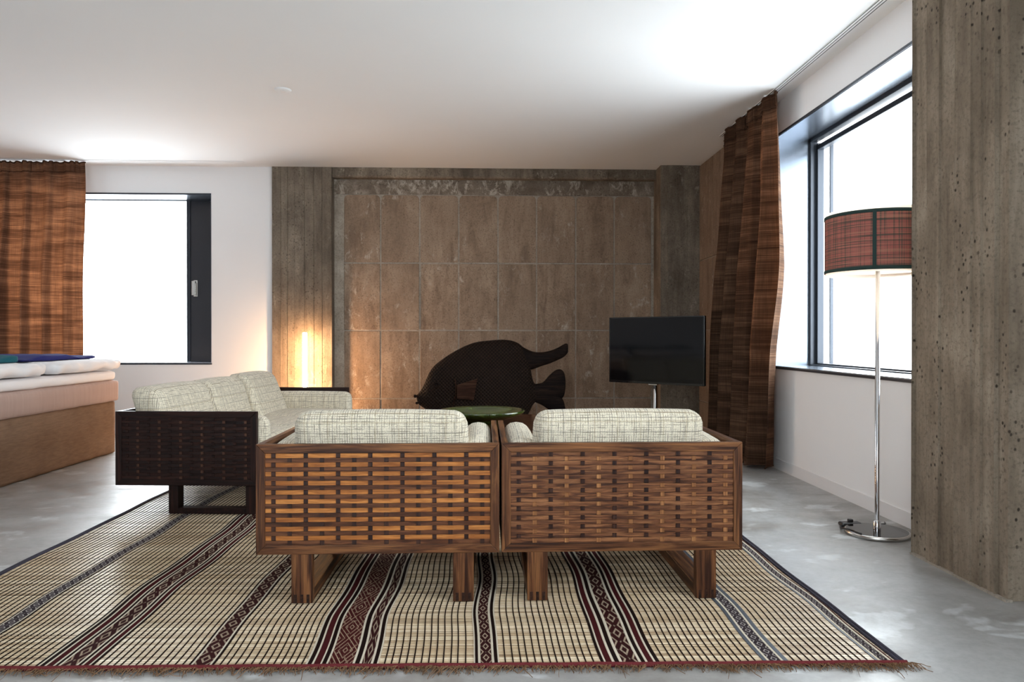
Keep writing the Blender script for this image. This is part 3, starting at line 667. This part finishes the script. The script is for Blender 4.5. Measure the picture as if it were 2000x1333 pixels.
# ================================================================== FLOOR LAMP
fl = thing('floor_lamp', 'chrome floor lamp with a red and green plaid drum shade', 'floor lamp', (1.794, 3.319, 0))
MB().lathe([(0, 0), (.136, 0), (.139, .003), (.139, .014), (.136, .018), (.129, .019)], 64).build('base_rim', NICKEL, fl, smooth=True)
MB().lathe([(.130, .017), (.130, .0195), (0, .0195)], 64).build('base_plate', GBLACK, fl, smooth=False)
MB().lathe([(.0105, .019), (.0105, 1.33), (0, 1.33)], 20).build('pole', CHROME, fl, smooth=True)
MB().lathe([(.016, .0195), (.016, .062), (.012, .066), (.0105, .066)], 20).build('pole_collar', CHROME, fl, smooth=True)
R_ = .224
def drum(u, v, r=R_): a_ = 2*PI*u; return (r*math.cos(a_), r*math.sin(a_), 1.195 + .262*v)
sh = grid_surface('shade', lambda u, v: drum(u, v), 72, 4, SHADE, fl, uvs=(2*PI*R_, .262))
for z0 in (1.195, 1.442): MB().lathe([(R_+.0005, z0), (R_+.0025, z0+.001), (R_+.0025, z0+.014), (R_+.0005, z0+.015)], 72).build('trim_band', GREENTRIM, sh, smooth=True)
for a_ in (math.radians(238.5), math.radians(58.5)):
    MB().prism([(R_+.0003 + q, w_) for q, w_ in ((0, -.008), (.0022, -.008), (.0022, .008), (0, .008))], 'Z', 1.196, 1.456).build('seam_strip', GREENTRIM, sh, rz=a_)
MB().lathe([(R_-.004, 1.187), (R_-.004, 1.470), (R_-.006, 1.470), (R_-.006, 1.187), (R_-.004, 1.187)], 72).build('shade_liner', LINER, fl, smooth=True)
MB().lathe([(0, 1.205), (.20, 1.205), (.20, 1.208), (0, 1.208)], 48).build('diffuser_disc', LINER, fl, smooth=False)
for k in range(3):
    a_ = 2*PI*k/3 + .4; MB().tube([(0, 0, 1.326), (R_*.97*math.cos(a_), R_*.97*math.sin(a_), 1.326)], .003, 6).build('shade_spoke', CHROME, fl)
MB().lathe([(0, 1.33), (.016, 1.335), (.03, 1.365), (.028, 1.39), (0, 1.405)], 20).build('bulb', BULB, fl, smooth=True)
cp = [(-.118, -.02, .022), (-.135, .03, .02), (-.13, .08, .008), (-.10, .125, .007), (-.06, .14, .008), (-.01, .15, .008), (.05, .155, .007), (.10, .15, .007), (.125, .16, .006), (.14, .19, .006)]
cp = [tuple(q) for q in dense([(-.112, -.075, .0225), (-.12, -.045, .0225)] + cp, 4)]
cd = MB().tube(cp, .0038, 8).build('power_cord', BLACK, fl, smooth=True)
sw = MB().box(-.105, -.005, .115, .165, .003, .022).build('foot_switch', BLACK, cd, bevel=.008)
MB().box(-.066, -.044, .13, .15, .022, .036).build('switch_button', BLACK, cd, bevel=.003)

# ================================================================== BED
bd = thing('bed', 'box-spring bed with a burlap valance and rose-beige mattress', 'bed', (-2.885, 3.93, 0))
LB, WB = 2.05, 2.0
soft_box('valance', LB, WB-.02, .405, .012, BURLAP, bd, (-LB/2-.01, WB/2-.01, .2045), bulge=0, wr=.004)
soft_box('mattress', LB, WB, .165, .022, TICK, bd, (-LB/2+.012, WB/2, .486), bulge=.006, wr=.003)
soft_box('topper', LB, WB-.02, .075, .03, LINEN, bd, (-LB/2, WB/2-.01, .605), bulge=.004, wr=.004, shape=lambda q: (q.x, q.y, min(.0375, q.z)))
def duvet(label, y0, y1, x1, sd):
    o = soft_box('duvet', 1.5, y1-y0, .085, .04, LINEN, None, (-2.885 - 1.5/2 + x1, (y0+y1)/2, .693), bulge=.016, wr=.022, seed=sd, shape=lambda q: (q.x, q.y, max(-.040, min(.042, q.z))))
    tag(o, label, 'duvet'); return o
duvet('white duvet under the folded navy blanket on the bed', 5.05, 5.95, .03, 31)
duvet('white duvet under the folded teal blanket on the bed', 4.0, 4.965, .02, 35)
def blanket(label, cat, m, y0, y1, z, sd):
    def shp(q): return (q.x, q.y, max(-.015, q.z + (.012*math.sin(q.y*7 + sd) + .005*math.sin(q.y*19) if q.z > 0 else 0)))
    o = soft_box('folded_blanket', .62, y1-y0, .032, .015, m, None, (-3.36, (y0+y1)/2, z), bulge=.003, wr=.006, shape=shp, seed=sd)
    tag(o, label, cat)
blanket('navy blue blanket folded on the bed', 'blanket', NAVY, 5.01, 5.93, .7515, 2.2)
blanket('teal blanket folded on the bed', 'blanket', TEAL, 4.1, 4.965, .7515, 5.0)

# ================================================================== RUG
RX0, RX1, RYF, RYB = -1.84, 1.158, 2.012, 4.62
def yf(x): return RYF - .021*x
def wave(x, y):
    e = min(1, (y-1.9)*2.0)
    return e*(.007*math.sin(5.1*y + 2.2*x) + .004*math.sin(11.7*y - 3.1*x + 1) + .010*math.sin(1.7*y + 1.3*x + .5))
def rz_(x, y): return .0016*mnoise.noise(Vector((x*3, y*3, 0)))
rug = thing('rug', 'large reed mat with dark leather cords and stitched maroon bands', 'rug', (0, 0, 0))
n = 24; top = [(RX0 + (RX1-RX0)*i/n, yf(RX0 + (RX1-RX0)*i/n)) for i in range(n+1)]
MB().prism(top + [(RX1, RYB), (RX0, RYB)], 'Z', .0005, .0040).build('backing', RUGBASE, rug)
rb = MB(); tone = []; y = RYF + .002
rr = random.Random(3)
while y < RYB - .006:                                              # reeds lie across, one after another
    wd = rr.uniform(.0045, .0085); tn = min(1, max(0, rr.gauss(.5, .22))); h = .0050 + rr.uniform(-.0005, .0005); x = RX0
    seg = 5; k = len(rb.v)
    for i in range(seg+1):
        xx = RX0 + (RX1-RX0)*i/seg; yy = y - .021*xx + rr.uniform(-.0009, .0009)
        rb.v += [(xx, yy, .003), (xx, yy+wd*.25, h), (xx, yy+wd*.7, h), (xx, yy+wd*.93, .003)]
    for i in range(seg):
        for q in range(3): rb.f.append((k+i*4+q, k+i*4+q+1, k+i*4+5+q, k+i*4+4+q)); tone.append(tn + rr.uniform(-.06, .06))
    y += wd
me = bpy.data.meshes.new('reeds'); me.from_pydata(rb.v, [], rb.f); me.materials.append(REED)
at = me.attributes.new('tone', 'FLOAT', 'FACE'); at.data.foreach_set('value', tone)
tag(link('reeds', me, rug), 'pale straw reeds laid side by side', kind='stuff')
def strip(mb, x0, x1, z, ny=64, uvl=None, thick=.0012):
    k = len(mb.v); n0 = []
    for i in range(ny+1):
        y = yf((x0+x1)/2) + .004 + (RYB - RYF - .006)*(i/ny); dx = wave((x0+x1)/2, y)
        mb.v += [(x0+dx, y, z-.0015), (x0+dx+.0003, y, z+thick), (x1+dx-.0003, y, z+thick), (x1+dx, y, z-.0015)]
    for i in range(ny):
        for q in range(3): mb.f.append((k+i*4+q, k+i*4+q+1, k+i*4+5+q, k+i*4+4+q))
    return mb
bands = []                                                         # (x0, x1, [(fraction, kind)...])
B = 'black'; K = 'cream'; R = 'maroon'
bands.append((-1.525, -1.468, [(.10, B), (.08, K), (.64, 'G'), (.08, K), (.10, B)], .05))
bands.append((-1.227, -1.071, [(.045, B), (.04, K), (.075, B), (.04, K), (.11, R), (.04, K), (.05, B), (.04, K), (.26, 'N'), (.04, K), (.05, B), (.04, K), (.09, R), (.035, K), (.045, B)], .11))
bands.append((-.812, -.742, [(.09, B), (.09, K), (.64, 'N'), (.09, K), (.09, B)], .085))
bands.append((-.492, -.290, [(.03, K), (.055, B), (.03, K), (.085, R), (.025, K), (.055, B), (.03, K), (.33, 'W'), (.035, K), (.06, B), (.035, K), (.12, 'N'), (.035, K), (.05, B), (.025, K)], .17))
bands.append((-.027, .045, [(.06, K), (.11, B), (.10, K), (.43, 'N'), (.10, K), (.13, B), (.07, K)], .075))
bands.append((.325, .487, [(.05, B), (.035, K), (.10, R), (.05, K), (.075, B), (.055, K), (.27, 'N'), (.05, K), (.065, B), (.045, K), (.095, R), (.04, K), (.07, B)], .12))
bands.append((.772, .842, [(.16, 'I'), (.10, K), (.45, 'G'), (.10, K), (.19, 'I')], .05))
bands.append((1.082, 1.130, [(.15, 'I'), (.15, K), (.45, 'G'), (.15, K), (.10, R)], .04))
INDIGO = m_plain('indigo_leather', (.03, .038, .055), .45)
MATS = {B: CORD, K: CREAM, R: MAROON, 'W': BAND_W, 'N': BAND_N, 'G': BAND_G, 'I': INDIGO}
for x0, x1, parts, per in bands:
    tot = sum(p[0] for p in parts); x = x0
    for fr, kd in parts:
        wd = (x1-x0)*fr/tot
        mb = strip(MB(), x, x+wd-.0004, .0056)
        me = mb.mesh('band_strip', MATS[kd]); ul = me.uv_layers.new(name='UVMap')
        for p in me.polygons:
            for li, vi in zip(p.loop_indices, p.vertices):
                ul.data[li].uv = ((0, 0, 1, 1)[vi % 4], me.vertices[vi].co.y/per)
        link('band_strip', me, rug); x += wd
cm = MB(); x = RX0 + .045; rr = random.Random(5)
while x < RX1 - .04:
    hit = [b for b in bands if b[0]-.008 < x < b[1]+.008]
    if hit: x = hit[0][1] + .016; continue
    strip(cm, x-.0019, x+.0019, .0054); x += .0205 + rr.uniform(-.0018, .0018)
tag(cm.build('leather_cords', CORD, rug), 'thin dark leather cords running along the mat', kind='stuff')
def edge_tube(name, m, pts, r): MB().tube(pts, r, 8).build(name, m, rug, smooth=True)
edge_tube('front_hem', HEM, [(RX0 + (RX1-RX0)*i/90, yf(RX0 + (RX1-RX0)*i/90) + .0015*math.sin(i*.9), .0072) for i in range(91)], .0072)
for xx, s in ((RX0, 1), (RX1, -1)):
    edge_tube('side_binding', NAVYHEM, [(xx + s*.006 + wave(xx, yf(xx)+(RYB-yf(xx))*i/70)*.5, yf(xx) + (RYB-yf(xx))*i/70, .0062) for i in range(71)], .0062)
    edge_tube('side_binding', NAVYHEM, [(xx + s*.017 + wave(xx, yf(xx)+(RYB-yf(xx))*i/70)*.5, yf(xx) + (RYB-yf(xx))*i/70, .0058) for i in range(71)], .0056)
fr = MB(); rr = random.Random(9)
for i in range(1900):
    x = rr.uniform(RX0-.01, RX1+.015); dens = .5 + .5*mnoise.noise(Vector((x*5, 0, 2)))
    if rr.random() > .35 + dens: continue
    L = rr.uniform(.010, .044)*(1 + 1.0*max(0, dens-.45)) * (1.7 if rr.random() < .06 else 1); a = rr.gauss(-PI/2, .55); cv = rr.gauss(0, .8); wd = rr.uniform(.0007, .0016)
    p = Vector((x, yf(x)-.002, .006)); k = len(fr.v); ns = 4
    for q in range(ns+1):
        t_ = q/ns; dirv = Vector((math.cos(a + cv*t_), math.sin(a + cv*t_), 0)); sd = Vector((-dirv.y, dirv.x, 0))*wd*(1-.5*t_)
        z = .007 + .006*math.sin(PI*t_)*rr.random() - .0055*t_ + .0005
        fr.v += [(p.x-sd.x, p.y-sd.y, z), (p.x, p.y, z+wd*1.2), (p.x+sd.x, p.y+sd.y, z)]; p = p + dirv*L/ns
    for q in range(ns):
        b_ = k+q*3; fr.f += [(b_, b_+1, b_+4, b_+3), (b_+1, b_+2, b_+5, b_+4)]
tag(fr.build('fringe', FRINGE, rug), 'frayed brown fringe along the front edge', kind='stuff')
